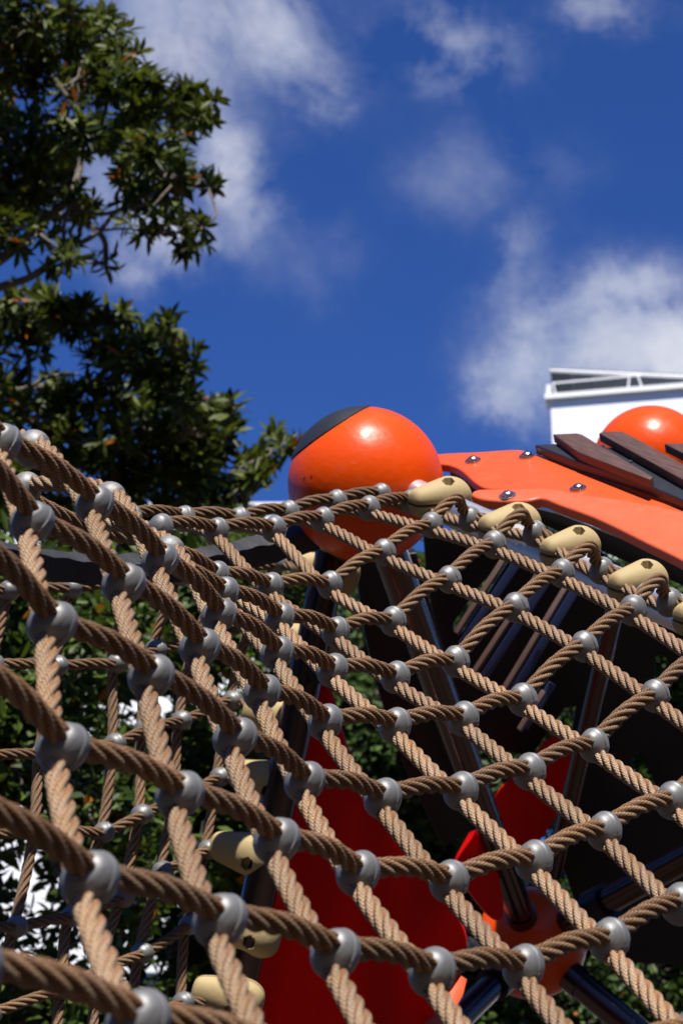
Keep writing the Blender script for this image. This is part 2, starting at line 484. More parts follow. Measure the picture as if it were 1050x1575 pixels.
# sunlit white block far to the left, behind the trees
D1 = 60.0
c2 = at(446, 782, D1); zt = c2.z
L0 = at(-420, 782, D1)
b2 = thing('white_building', 'long white sunlit building seen in scraps through the leaves on the left', 'building', (c2.x, c2.y, 0))
bm = bmesh.new(); wall_slab(bm, Vector((L0.x, L0.y, 0)), c2, 0, zt, Vector((0, 8, 0)))
finish('wall', bm, M_WHITE, b2, smooth=False)
bm = bmesh.new(); wall_slab(bm, Vector((L0.x, L0.y - .15, 0)), c2 + Vector((.15, -.15, 0)), zt + .003, zt + .14, Vector((0, 1, 0)))
finish('coping', bm, M_WHITE, b2, smooth=False)
for r in range(7):
    for c in range(7):
        a = Vector((L0.x + .9 + c * 2.35, L0.y - .06, 0)); zz = zt - 2.6 - r * 3.1
        if a.x + 1 > c2.x or c % 2 == 0: continue
        bm = bmesh.new(); wall_slab(bm, a, a + Vector((.9, 0, 0)), zz, zz + 1.2, Vector((0, .05, 0)))
        finish('window', bm, M_GLASS, b2, smooth=False)

# ------------------------------------------------------------------ trees
class Leaves:
    def __init__(s): s.v = []; s.f = []; s.c = []
    def leaf(s, p, d, n, ln, wd, c):
        d = d.normalized(); x = d.cross(n)
        if x.length < 1e-4: x = d.orthogonal()
        x.normalize(); n = x.cross(d)
        i = len(s.v)
        droop = random.uniform(-.02, .20) * ln
        fold = .22 * wd
        A = s.v.append
        A(p); A(p + d * (.35 * ln) + x * (.42 * wd) + n * fold - n * droop * .2); A(p + d * (.35 * ln) - n * droop * .2); A(p + d * (.35 * ln) - x * (.42 * wd) + n * fold - n * droop * .2)
        A(p + d * (.68 * ln) + x * (.40 * wd) + n * (fold * .9 - droop * .5)); A(p + d * (.68 * ln) - n * droop * .5); A(p + d * (.68 * ln) - x * (.40 * wd) + n * (fold * .9 - droop * .5))
        A(p + d * ln - n * droop)
        s.f += [(i, i + 1, i + 2), (i, i + 2, i + 3), (i + 1, i + 4, i + 5, i + 2), (i + 2, i + 5, i + 6, i + 3), (i + 4, i + 7, i + 5), (i + 5, i + 7, i + 6)]
        s.c += [c] * 20
    def rosette(s, p, axis, n, ln, wd, c):
        axis = axis.normalized(); u = axis.orthogonal().normalized(); v = axis.cross(u)
        ph = random.uniform(0, 6.28)
        for k in range(n):
            a = ph + k * 2.4 + random.uniform(-.2, .2)
            el = random.uniform(-.25, .75) if k < n - 2 else random.uniform(.9, 1.3)
            d = (u * math.cos(a) + v * math.sin(a)) * math.cos(el) + axis * math.sin(el)
            s.leaf(p + axis * random.uniform(-.03, .02), d, axis, ln * random.uniform(.7, 1.15), wd * random.uniform(.8, 1.2), (min(1, max(0, c + random.uniform(-.35, .35))), random.random(), 0, 1))
    def build(s, name, mat, parent):
        me = bpy.data.meshes.new(name)
        me.from_pydata([tuple(q) for q in s.v], [], s.f)
        ca = me.color_attributes.new('leaf', 'FLOAT_COLOR', 'CORNER')
        flat = []
        for q in s.c: flat.extend(q)
        ca.data.foreach_set('color', flat[:len(ca.data) * 4])
        return finish_me(name, me, mat, parent, True, 180)

def tree(name, label, cat, base, clumps, depth, ln, wd, per, mat, dens, trunk_r, twig=True, group=None, seed=1, dspread=.6, ros=True, limbs=()):
    """clumps: (px, py, rx, ry[, depth offset]) round which leaf whorls grow in three dimensions"""
    random.seed(seed)
    t = thing(name, label, cat, base, group or 'trees round the playground')
    lv = Leaves(); tw = bmesh.new()
    base = Vector(base)
    top = sum((at(c[0], c[1], depth) for c in clumps), Vector()) / len(clumps)
    low = min(clumps, key=lambda c: -c[1])
    fork = Vector((base.x, base.y, max(1.8, top.z * .55)))
    crown_c = Vector((base.x * .7 + top.x * .3, base.y * .7 + top.y * .3, top.z * .85))
    tube(tw, catmull([base - Vector((0, 0, .1)), base + Vector((.05, .02, fork.z * .5)), fork, crown_c], 6), [trunk_r * (1 - .6 * i / 18) for i in range(19)], 14)
    placed = []
    for c in clumps:
        dd = c[4] if len(c) > 4 else random.uniform(-dspread, dspread)
        cen = at(c[0], c[1], depth + dd)
        placed.append(cen)
        rx, ry = c[2] / F * depth, c[3] / F * depth
        rz = (rx + ry) * .55
        n = max(3, int(dens * c[2] * c[3] / 100))
        for k in range(n):
            while True:
                q = Vector((random.uniform(-1, 1), random.uniform(-1, 1), random.uniform(-1, 1)))
                if q.length < 1: break
            q = q.normalized() * q.length ** .5
            p = cen + V3(q.x * rx, q.y * ry, q.z * rz)
            up = Vector((0, 0, 1)) * random.uniform(.1, 1.0) + (p - cen).normalized() * .9 + Vector((random.uniform(-.5, .5), random.uniform(-.5, .5), random.uniform(-.3, .3)))
            if ros:
                lv.rosette(p, up, per, ln, wd, random.uniform(.2, .8))
            else:
                for j in range(per):
                    d = Vector((random.gauss(0, 1), random.gauss(0, 1), random.gauss(-.1, .7)))
                    lv.leaf(p + d.normalized() * ln * random.uniform(0, 1.1), d, up, ln * random.uniform(.6, 1.2), wd * random.uniform(.7, 1.2), (random.random(), random.random(), 0, 1))
            if twig and k % 2 == 0:
                m = cen.lerp(p, .5) + Vector((0, 0, -.03))
                tube(tw, [cen, m, p], [.008, .006, .003], 5, False)
    # boughs: every clump hangs on its nearest neighbour, back to the trunk
    inn = [(crown_c, .06)]; todo = list(placed)
    while todo:
        bi, bj, bd = 0, 0, 1e9
        for i, p in enumerate(todo):
            for j, (q, r) in enumerate(inn):
                d_ = (p - q).length
                if d_ < bd: bi, bj, bd = i, j, d_
        p = todo.pop(bi); q, r = inn[bj]
        r2 = max(.006, r * .72)
        mid = q.lerp(p, .5) + Vector((random.uniform(-.06, .06), random.uniform(-.05, .05), random.uniform(-.08, .02)))
        tube(tw, catmull([q, mid, p], 5), [r2 + (r2 * .75 - r2) * i / 10 for i in range(11)], 6, False)
        inn.append((p, r2))
    for (pts, r0, r1) in limbs:
        P = catmull([at(*q) for q in pts], 6)
        tube(tw, P, [r0 + (r1 - r0) * i / (len(P) - 1) for i in range(len(P))], 8)
    lv.build('crown', mat, t)
    finish('trunk', tw, M_BARK, t)
    return t

D_A = 9.0
tree('broadleaf_tree', 'tall tree with narrow glossy leaves in whorls, filling the upper left corner', 'tree', (-4.3, 8.6, 0),
     [(50, 40, 90, 50), (150, 55, 50, 40), (10, 90, 60, 60), (185, 95, 32, 30), (195, 140, 45, 40), (120, 120, 45, 30), (60, 130, 22, 20), (30, 210, 50, 40), (115, 200, 35, 40), (150, 205, 40, 25), (225, 150, 35, 30), (265, 150, 40, 25), (300, 180, 28, 18), (328, 168, 14, 20),
      (280, 200, 22, 16), (215, 215, 32, 22), (240, 230, 36, 26), (205, 245, 28, 16), (260, 262, 30, 22), (305, 278, 24, 16), (318, 282, 12, 14), (278, 270, 20, 16), (195, 275, 18, 24), (235, 290, 30, 22), (250, 320, 26, 20), (205, 318, 26, 18), (215, 350, 20, 14), (260, 350, 22, 14),
      (305, 345, 22, 9), (306, 372, 15, 12), (290, 388, 8, 8), (20, 280, 60, 40), (80, 270, 40, 35), (45, 320, 45, 28), (110, 310, 26, 22), (125, 335, 20, 12), (140, 322, 12, 14), (60, 355, 20, 12), (15, 360, 30, 24), (100, 380, 12, 10), (163, 407, 13, 12), (108, 392, 16, 8), (82, 425, 14, 8), (-60, 150, 70, 140), (-60, 350, 60, 80)],
     D_A, .092, .029, 10, M_LEAF, 1.45, .16, seed=3,
     limbs=[([(-80, 470, 9.3), (5, 440, 9.2), (50, 425, 9.1), (95, 390, 9.05), (150, 358, 9.0), (178, 325, 9.0)], .022, .009),
            ([(178, 325, 9), (230, 300, 9), (300, 280, 9)], .009, .004),
            ([(150, 355, 9), (200, 352, 9), (300, 372, 9)], .007, .003),
            ([(-60, 440, 9.2), (20, 385, 9.1), (55, 350, 9), (100, 310, 9), (125, 250, 9.1), (120, 180, 9.1), (60, 90, 9.1)], .026, .01),
            ([(47, 423, 9.1), (36, 395, 9.1), (30, 378, 9.1)], .010, .006),
            ([(100, 385, 9.05), (140, 405, 9), (163, 407, 9)], .006, .004)])
tree('broadleaf_tree', 'dark green tree with spiky leaf whorls reaching towards the capped orange ball', 'tree', (-5.2, 10.6, 0),
     [(30, 480, 50, 34), (85, 480, 40, 26), (130, 495, 36, 24), (185, 500, 34, 24), (222, 520, 22, 20), (264, 492, 13, 12), (258, 520, 18, 18), (275, 545, 22, 18), (240, 555, 32, 26), (200, 550, 40, 28), (285, 565, 12, 14), (160, 560, 28, 28), (262, 590, 34, 26), (275, 620, 24, 26), (215, 600, 50, 30), (40, 530, 40, 22), (80, 590, 26, 14), (95, 615, 24, 10), (55, 640, 50, 26), (140, 620, 40, 28), (20, 600, 30, 24),
      (320, 628, 16, 14), (360, 628, 22, 14), (335, 650, 34, 24), (345, 680, 24, 16), (290, 660, 50, 34), (225, 665, 60, 36), (150, 675, 60, 34), (70, 700, 60, 40), (300, 705, 44, 26), (320, 700, 22, 14), (260, 730, 70, 34), (180, 735, 60, 34), (300, 770, 50, 24), (230, 785, 60, 22), (425, 675, 18, 12), (438, 690, 20, 16), (405, 700, 22, 14), (385, 715, 22, 18), (400, 735, 18, 16), (360, 755, 30, 20), (345, 785, 40, 16), (375, 795, 26, 10), (130, 800, 90, 40), (20, 770, 60, 60), (-60, 600, 60, 120)],
     10.0, .110, .033, 10, M_LEAF, 1.5, .17, seed=5,
     limbs=[([(-60, 560, 10.2), (30, 600, 10), (75, 580, 10), (120, 575, 10)], .02, .006),
            ([(20, 640, 10), (40, 600, 10), (45, 585, 10)], .008, .004), ([(100, 800, 10), (250, 780, 10), (380, 715, 10), (438, 690, 10)], .02, .005)])
# shady foliage low behind the rear net: two trees
cl = []
random.seed(11)
for i in range(190):
    x = random.uniform(-90, 480); y = random.uniform(850, 1620)
    cl.append((x, y, random.uniform(45, 85), random.uniform(35, 65), random.uniform(-1.2, 1.2)))
gaps = [(265, 1130, 26, 24), (355, 1110, 18, 22), (170, 1470, 16, 16), (95, 1450, 30, 24), (45, 1490, 26, 28), (240, 1270, 34, 40), (200, 1300, 30, 24), (20, 1200, 26, 30), (90, 1400, 26, 22), (190, 1400, 26, 22), (270, 1385, 20, 16), (330, 1050, 26, 14), (170, 1530, 30, 14), (10, 1380, 22, 26), (60, 1330, 30, 20)]
wd = Leaves()
random.seed(44)
for i in range(900):
    az = random.uniform(R_(50), R_(310)); r = random.uniform(13, 16.5)
    z = random.uniform(0, 9.5)
    p = Vector((math.sin(az) * r, math.cos(az) * r, z))
    if p.y > 6: continue
    for k in range(9):
        d = Vector((random.gauss(0, 1), random.gauss(0, 1), random.gauss(0, .6)))
        wd.leaf(p + d * .5, d, Vector((random.gauss(0, 1), random.gauss(0, 1), 1)), random.uniform(.7, 1.3), .8, (random.random(), random.random(), 0, 1))
wo = wd.build('wood', M_LEAF2, None)
tag(wo, 'dark ring of far-off trees round the playground, behind the viewer', kind='stuff')
ca_ = [c for c in cl if c[0] < 190]; cb_ = [c for c in cl if c[0] >= 190]
def thin(cs):
    out = []
    for c in cs:
        ins = any(((c[0] - g[0]) / (g[2] * .9 + c[2] * .5)) ** 2 + ((c[1] - g[1]) / (g[3] * .9 + c[3] * .5)) ** 2 < 1 for g in gaps)
        if not ins: out.append(c)
        elif random.random() < .5: out.append((c[0], c[1], c[2] * .6, c[3] * .6, c[4]))
    return out
tree('broadleaf_tree', 'shaded broad-leaved tree low behind the rear net, at the left edge', 'tree', (-2.6, 7.6, 0), thin(ca_), 8.0, .085, .036, 8, M_LEAF2, 1.0, .12, seed=21, ros=False,
     limbs=[([(-80, 1180, 7.5), (10, 1210, 7.5), (60, 1260, 7.5), (90, 1350, 7.5)], .03, .014), ([(-60, 1330, 7.6), (40, 1300, 7.6), (130, 1250, 7.6)], .014, .006)])
tree('broadleaf_tree', 'shaded tree with broader leaves low behind the steel post', 'tree', (-.75, 8.6, 0), thin(cb_), 8.6, .085, .036, 8, M_LEAF2, 1.0, .12, seed=22, ros=False,
     limbs=[([(200, 1700, 8.2), (215, 1450, 8.2), (240, 1250, 8.2), (260, 1100, 8.2)], .035, .012)])
cl = []
random.seed(14)
for i in range(190):
    x = random.uniform(440, 1130); y = random.uniform(870, 1640)
    cl.append((x, y, random.uniform(60, 90), random.uniform(45, 75), random.uniform(-1.5, 1.5)))
for i in range(16): cl.append((random.uniform(860, 1130), random.uniform(1470, 1620), 60, 50, random.uniform(-1.5, 0)))
tree('small_leaved_tree', 'dim small-leaved tree behind the red panel and black panels', 'tree', (.6, 12.6, 0), [c for c in cl if c[0] < 790], 13.0, .078, .040, 10, M_LEAF3, 1.5, .13, seed=31, ros=False, dspread=1.2)
tree('small_leaved_tree', 'dim small-leaved tree low in the right corner under the black panels', 'tree', (2.4, 13.4, 0), [c for c in cl if c[0] >= 790], 13.6, .078, .040, 10, M_LEAF3, 1.5, .13, seed=32, ros=False, dspread=1.2)

# ------------------------------------------------------------------ rope nets
RR = .0097          # rope radius
def rope_mesh(name, pts, mat, parent, phase=0.0, step=.0036, per_lobe=8, up0=None):
    """six-strand twisted rope along a smooth path"""
    # resample
    P = [pts[0]]
    acc = 0
    dense = pts
    out = [dense[0]]; need = step; last = dense[0]
    for q in dense[1:]:
        seg = (q - last).length
        while seg >= need:
            last = last + (q - last).normalized() * need
            out.append(last); seg = (q - last).length; need = step
        need -= seg; last = q
    P = out
    n = len(P); nl = 5; nv = nl * per_lobe
    prof = []
    for k in range(nv):
        a = 2 * math.pi * k / nv
        prof.append((a, RR * (.57 + .43 * abs(math.cos(2.5 * a)) ** .62)))
    t = (P[1] - P[0]).normalized(); u = t.orthogonal().normalized()
    verts = []
    pitch = RR * 2 * 5.1
    for i, p in enumerate(P):
        tt = ((P[i + 1] if i < n - 1 else p) - (P[i - 1] if i else p)).normalized()
        u = (u - tt * u.dot(tt)).normalized(); v = tt.cross(u)
        tw = phase + 2 * math.pi * i * step / pitch
        for a, r in prof:
            c, s_ = math.cos(a + tw) * r, math.sin(a + tw) * r
            verts.append((p.x + u.x * c + v.x * s_, p.y + u.y * c + v.y * s_, p.z + u.z * c + v.z * s_))
    faces = []; uvs = []
    for i in range(n - 1):
        b = i * nv; c = b + nv
        for k in range(nv):
            k2 = (k + 1) % nv
            faces.append((b + k, b + k2, c + k2, c + k))
            u0 = (k + per_lobe / 2) / per_lobe; u1 = (k + 1 + per_lobe / 2) / per_lobe
            uvs.extend((u0, i * step, u1, i * step, u1, (i + 1) * step, u0, (i + 1) * step))
    me = bpy.data.meshes.new(name)
    faces.append(tuple(range(nv))[::-1]); faces.append(tuple(range((n - 1) * nv, n * nv)))
    uvs.extend([0, 0] * (2 * nv))
    me.from_pydata(verts, [], faces)
    ul = me.uv_layers.new(name='UVMap')
    ul.data.foreach_set('uv', uvs)
    return finish_me(name, me, mat, parent, True, 180)

def connector_mesh():
    bm = bmesh.new()
    R = .0182; nu, nvv = 56, 40
    rows = []
    for j in range(1, nvv):
        th = math.pi * j / nvv
        row = []
        for i in range(nu):
            ph = 2 * math.pi * i / nu
            # poles along Y so that the seam (x = 0) follows a meridian
            d = Vector((math.sin(th) * math.cos(ph + .0001), math.cos(th), math.sin(th) * math.sin(ph + .0001)))
            r = R
            p = Vector((d.x * r, d.y * r, d.z * r * 1.16))
            # stepped seam between the two half shells, facing out
            x = p.x
            k = 1.0
            if p.z > -.004: k = 1.035 if x > .0005 else .985
            # lips round the rope mouths
            dh = math.hypot(p.y, p.z - .0072); dv = math.hypot(p.x, p.z + .0085)
            for dd in (dh, dv):
                if RR * .95 < dd < RR + .0032 and ((dd is dh and abs(p.x) > .006) or (dd is dv and abs(p.y) > .006)): k += .018
            p *= k
            row.append(bm.verts.new(p))
        rows.append(row)
    a = bm.verts.new((0, R * .98, 0)); b = bm.verts.new((0, -R * .98, 0))
    for r0, r1 in zip(rows, rows[1:]):
        for i in range(nu):
            bm.faces.new((r0[i], r0[(i + 1) % nu], r1[(i + 1) % nu], r1[i]))
    for i in range(nu):
        bm.faces.new((a, rows[0][(i + 1) % nu], rows[0][i]))
        bm.faces.new((b, rows[-1][i], rows[-1][(i + 1) % nu]))
    bmesh.ops.recalc_face_normals(bm, faces=bm.faces)
    return bm
conn0 = None
def connector(parent, p, xd, zd):
    global conn0
    zd = zd.normalized(); xd = (xd - zd * xd.dot(zd)).normalized(); yd = zd.cross(xd)
    M = Matrix.Translation(p) @ Matrix((xd, yd, zd)).transposed().to_4x4()
    if conn0 is None:
        conn0 = finish('connector', connector_mesh(), M_ALU, None, True, 30); o = conn0
    else:
        o = conn0.copy(); col.objects.link(o)
    o.parent = parent
    o.matrix_parent_inverse = parent.matrix_world.inverted()
    o.matrix_world = M @ Matrix.Rotation(random.uniform(-.15, .15), 4, 'Z')
    o.scale = [1.0 * random.uniform(.98, 1.03)] * 3
    return o

NET = {
 'K':[(2,200,796,2.996),(3,283,798,3.107),(4,368,800,3.17),(5,444,789,3.24),(6,517,773,3.31),(7,584,762,3.37)],
 'A':[(2,247,812,2.843),(3,333,817,2.954),(4,421,814,3.061),(5,496,800,3.167),(6,567,782,3.273),(7,631,772,3.383)],
 'B':[(-2,-20,690,2.288),(-1,40,752,2.396),(0,150,806,2.496),(1,252,850,2.600),(2,331,886,2.709),(3,415,903,2.820),(4,507,900,2.924),(5,590,850,3.022),(6,663,808,3.124),(7,722,799,3.235)],
 'C':[(-3,-70,610,2.050),(-2,50,690,2.151),(-1,168,768,2.258),(0,258,850,2.359),(1,343,912,2.464),(2,430,951,2.573),(3,516,972,2.681),(4,604,956,2.785),(5,690,892,2.878),(6,759,838,2.978),(7,821,821,3.088)],
 'D':[(-4,-140,590,1.817),(-3,2,682,1.912),(-2,145,776,2.010),(-1,246,862,2.113),(0,336,946,2.217),(1,426,1004,2.324),(2,511,1031,2.433),(3,608,1042,2.538),(4,700,1018,2.642),(5,792,935,2.731),(6,863,882,2.833),(7,924,878,2.946)],
 'E':[(-4,-95,660,1.674),(-3,49,803,1.767),(-2,190,898,1.867),(-1,307,995,1.969),(0,403,1065,2.077),(1,500,1111,2.184),(2,607,1116,2.290),(3,712,1106,2.394),(4,803,1077,2.496),(5,897,995,2.586),(6,972,939,2.688),(7,1028,927,2.801)],
 'F':[(-4,-80,810,1.534),(-3,80,960,1.626),(-2,232,1040,1.727),(-1,361,1135,1.830),(0,468,1202,1.938),(1,588,1228,2.043),(2,708,1217,2.147),(3,813,1187,2.249),(4,912,1147,2.348),(5,1006,1071,2.441),(6,1080,1010,2.542)],
 'G':[(-4,-75,1010,1.395),(-3,96,1150,1.488),(-2,276,1222,1.588),(-1,425,1293,1.690),(0,550,1343,1.797),(1,690,1356,1.901),(2,820,1325,2.003),(3,928,1279,2.104),(4,1033,1232,2.201),(5,1130,1160,2.296)],
 'H':[(-4,-60,1240,1.253),(-3,138,1353,1.348),(-2,338,1416,1.446),(-1,515,1467,1.548),(0,664,1496,1.652),(1,804,1488,1.755),(2,936,1447,1.855),(3,1045,1391,1.956),(4,1150,1340,2.054)],
 'I':[(-4,-50,1490,1.107),(-3,212,1572,1.199),(-2,430,1630,1.297),(-1,620,1660,1.397),(0,780,1660,1.500),(1,925,1635,1.603),(2,1065,1590,1.703)],
}
ORDER = 'KABCDEFGHI'
def build_net(root, rows, order, ends_h, extra_rows=0, skip_conn=(), mat_h=None, bow=.0032):
    node = {}
    for ri, n in enumerate(order):
        for (c, x, y, d) in rows[n]:
            node[(ri, c)] = at(x, y, d)
    last = len(order) - 1
    for k in range(extra_rows):
        for (r, c) in [q for q in node if q[0] == last + k]:
            if (r - 1, c) in node:
                node[(r + 1, c)] = node[(r, c)] * 2 - node[(r - 1, c)]
    nrow = len(order) + extra_rows
    def dirn(r, c, dr, dc):
        a = node.get((r - dr, c - dc), node[(r, c)]); b = node.get((r + dr, c + dc), node[(r, c)])
        v = b - a
        return v.normalized() if v.length > 1e-6 else None
    nrm = {}; hd = {}
    for (r, c) in node:
        h_ = dirn(r, c, 0, 1); v_ = dirn(r, c, 1, 0)
        if h_ is None: h_ = CX.copy()
        if v_ is None: v_ = -CY
        n = v_.cross(h_).normalized()
        if n.dot(-ray(525, 787)) < 0: n = -n
        nrm[(r, c)] = n; hd[(r, c)] = h_
    for r in range(nrow):
        cs = sorted(c for (rr, c) in node if rr == r)
        if len(cs) < 2: continue
        pts = [node[(r, c)] + nrm[(r, c)] * .0072 for c in cs]
        if r < len(order) and order[r] in ends_h:
            pts = ends_h[order[r]](pts)
        # the cross ropes arch a little between the joints
        arc = [pts[0]]
        for i in range(1, len(pts)):
            if i < len(cs):
                nn = (nrm[(r, cs[i - 1])] + nrm[(r, cs[i])]).normalized()
                arc.append(pts[i - 1].lerp(pts[i], .5) + nn * bow + V3(0, bow * .35, 0))
            arc.append(pts[i])
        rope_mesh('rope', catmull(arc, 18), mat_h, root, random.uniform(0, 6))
    allc = sorted(set(c for (r, c) in node))
    for c in allc:
        rs = sorted(r for (r, cc) in node if cc == c)
        if len(rs) < 2: continue
        pts = [node[(r, c)] - nrm[(r, c)] * .0085 for r in rs]
        rope_mesh('rope', catmull(pts, 30), M_ROPE, root, random.uniform(0, 6))
    for k in node:
        if k in skip_conn: continue
        connector(root, node[k], hd[k], nrm[k])
    return node, nrm

random.seed(77)
# cream clamps along the rail: picture position and distance of each centre
RAIL_CLAMPS = [(675, 769, 3.37), (782, 810, 3.21), (875, 846, 3.065), (979, 899, 2.92), (1080, 948, 2.775)]
RAIL_A = at(578, 733, 3.57); RAIL_B = at(1190, 1009, 2.67)
def rail_end(name):
    i = 'ABCDE'.index(name)
    cl = at(*RAIL_CLAMPS[i])
    def f(pts):
        last = pts[-1]; prev = pts[-2]
        inn = last + (cl - last) * .45
        if i == 0:
            return pts + [inn, cl]
        peak = prev.lerp(last, .62) + V3(0, .030, .022)
        return pts[:-1] + [peak, last + V3(-.008, .006, .006), last + (cl - last) * .5, cl]
    return f
net = thing('climbing_net', 'big brown rope climbing net sweeping from the lower left up to the steel rail', 'climbing net', (0, 2.2, 0))
build_net(net, NET, ORDER, {n: rail_end(n) for n in 'ABCDE'}, extra_rows=1, mat_h=M_ROPE_SHADED)

# the rear sheet of netting, clamped to the leaning steel post
B = {
 'a': [(-2, -60, 915, 3.42), (-1, 15, 908, 3.45), (0, 111, 904, 3.50), (1, 200, 893, 3.58), (2, 278, 886, 3.66), (3, 356, 876, 3.74), (4, 426, 866, 3.82)],
 'b': [(-2, -110, 1020, 3.33), (-1, -10, 1022, 3.40), (0, 88, 1024, 3.48), (1, 179, 1020, 3.56), (2, 240, 999, 3.64), (3, 305, 985, 3.72), (4, 388, 962, 3.80)],
 'c': [(-1, -40, 1165, 3.34), (0, 64, 1160, 3.42), (1, 177, 1144, 3.51), (2, 222, 1122, 3.58), (3, 279, 1108, 3.66), (4, 357, 1077, 3.75)],
 'd': [(-1, -60, 1290, 3.28), (0, 56, 1280, 3.36), (1, 160, 1280, 3.45), (2, 218, 1253, 3.52), (3, 272, 1226, 3.60), (4, 338, 1195, 3.69)],
 'e': [(-1, -90, 1435, 3.20), (0, 26, 1425, 3.29), (1, 110, 1410, 3.38), (2, 190, 1380, 3.46), (3, 250, 1340, 3.54), (4, 320, 1307, 3.63)],
 'f': [(0, -15, 1560, 3.22), (1, 98, 1520, 3.31), (2, 158, 1490, 3.39), (3, 219, 1466, 3.47), (4, 291, 1423, 3.57)],
 'g': [(1, 85, 1650, 3.25), (2, 145, 1620, 3.33), (3, 205, 1575, 3.42), (4, 282, 1542, 3.51)],
}
POST_CLAMPS = [(500, 880, 3.74), (482, 990, 3.72), (425, 1104, 3.70), (406, 1200, 3.66), (376, 1311, 3.62), (378, 1432, 3.58), (350, 1534, 3.54)]
def post_end(i):
    cl = at(*POST_CLAMPS[i])
    return lambda pts: pts + [pts[-1].lerp(cl, .5) + V3(0, -.004, 0), cl]
rear = thing('climbing_net', 'rear brown rope net in shade behind the big one, clamped to the leaning steel post', 'climbing net', (-.6, 3.6, 0))
build_net(rear, B, 'abcdefg', {n: post_end(i) for i, n in enumerate('abcdefg')}, extra_rows=1, mat_h=M_ROPE_SHADED, bow=.0025)

# black rubber strap slung behind the ropes
strap = bmesh.new()
path = catmull([at(*q) for q in ((-140, 830, 3.05), (-20, 852, 3.12), (100, 872, 3.25), (210, 876, 3.36), (310, 866, 3.45), (400, 846, 3.55), (485, 822, 3.62), (520, 812, 3.64))], 10)
prev = None
nrmv = (V3(-.1, .80, .55)).normalized()
for i, p in enumerate(path):
    t = (path[min(i + 1, len(path) - 1)] - path[max(i - 1, 0)]).normalized()
    z = (nrmv - t * nrmv.dot(t)).normalized(); y = t.cross(z)
    wdt = .021 + .002 * math.sin(i * .9); th = .020 + .0015 * math.sin(i * 1.7 + 1)
    if i > len(path) - 12: wdt *= (len(path) - i + 6) / 18; th *= (len(path) - i + 6) / 18
    ring = [strap.verts.new(p + y * a * wdt + z * b * th) for a, b in ((-1, -1), (-.2, -1.1), (1, -1), (1.06, 0), (1, 1), (.1, 1.06), (-1, 1), (-1.05, .1))]
    if prev:
        for k in range(8):
            strap.faces.new((prev[k], prev[(k + 1) % 8], ring[(k + 1) % 8], ring[k]))
    else: strap.faces.new(ring[::-1])
    prev = ring
strap.faces.new(prev)
bmesh.ops.recalc_face_normals(strap, faces=strap.faces)
tag(finish('rubber_strap', strap, M_RUBBER, None, True, 50), 'thick black rubber strap slung behind the ropes below the orange ball', 'strap')

# ------------------------------------------------------------------ the play structure
ps = thing('play_structure', 'orange, black and steel climbing structure with ball joints, plastic panels and brown wooden slats', 'play structure', (.6, 3.6, 0))

def ball(name, c, R, label=None):
    bm = bmesh.new()
    bmesh.ops.create_uvsphere(bm, u_segments=96, v_segments=64, radius=R)
    o = finish(name, bm, M_BALL, ps, True, 180)
    o.matrix_world = Matrix.Translation(c)
    if label: o['label'] = label
    return o
cA = at(562, 745, 3.55); RA = 119.5 / F * 3.55
cB = at(1000, 712, 4.73); RB = 88.5 / F * 4.73
cC = at(816, 1450, 4.9); RC = 85 / F * 4.9
bA = ball('ball_joint', cA, RA, 'orange ball with a black cap and two screw holes')
bB = ball('ball_joint', cB, RB)
bC = ball('ball_joint', cC, RC, 'lower orange ball in the shade')
# black cap on ball A, a curved shell
def cap_shell(c, R, axis, ang, mat, name, parent, th=.0022):
    bm = bmesh.new()
    z = axis.normalized(); x = z.orthogonal().normalized(); y = z.cross(x)
    rings = []
    n = 22; seg = 96
    def ring(a, r):
        return [bm.verts.new(c + (z * math.cos(a) + (x * math.cos(2 * math.pi * k / seg) + y * math.sin(2 * math.pi * k / seg)) * math.sin(a)) * r) for k in range(seg)]
    topv = bm.verts.new(c + z * (R + th))
    rings = [ring(ang * j / n, R + th) for j in range(1, n + 1)] + [ring(ang + .006, R + th * .5), ring(ang + .007, R - .003)]
    for k in range(seg): bm.faces.new((topv, rings[0][k], rings[0][(k + 1) % seg]))
    for a, b in zip(rings, rings[1:]):
        for k in range(seg): bm.faces.new((a[k], b[k], b[(k + 1) % seg], a[(k + 1) % seg]))
    o = finish(name, bm, mat, None, True, 50)
    o.parent = parent; o.matrix_parent_inverse = parent.matrix_world.inverted()
    return o
cap_shell(cA, RA, V3(-.556, .83, -.03), R_(37.3), M_EYE, 'black_cap', bA)
def on_ball(c, R, px, py):
    d = ray(px, py); o = CAM - c
    a = d.dot(d); b = 2 * d.dot(o); cc = o.dot(o) - R * R
    t = (-b - math.sqrt(b * b - 4 * a * cc)) / (2 * a)
    return CAM + d * t
def child(name, bm, mat, parent, smooth=True, angle=40):
    o = finish(name, bm, mat, None, smooth, angle)
    o.parent = parent; o.matrix_parent_inverse = parent.matrix_world.inverted()
    return o
for (px, py) in ((468, 735), (479, 733)):
    p = on_ball(cA, RA, px, py); n = (p - cA).normalized()
    bm = bmesh.new(); tube(bm, [p - n * .003, p + n * .0006], .0016, 12)
    child('screw_hole', bm, M_BLACK, bA)

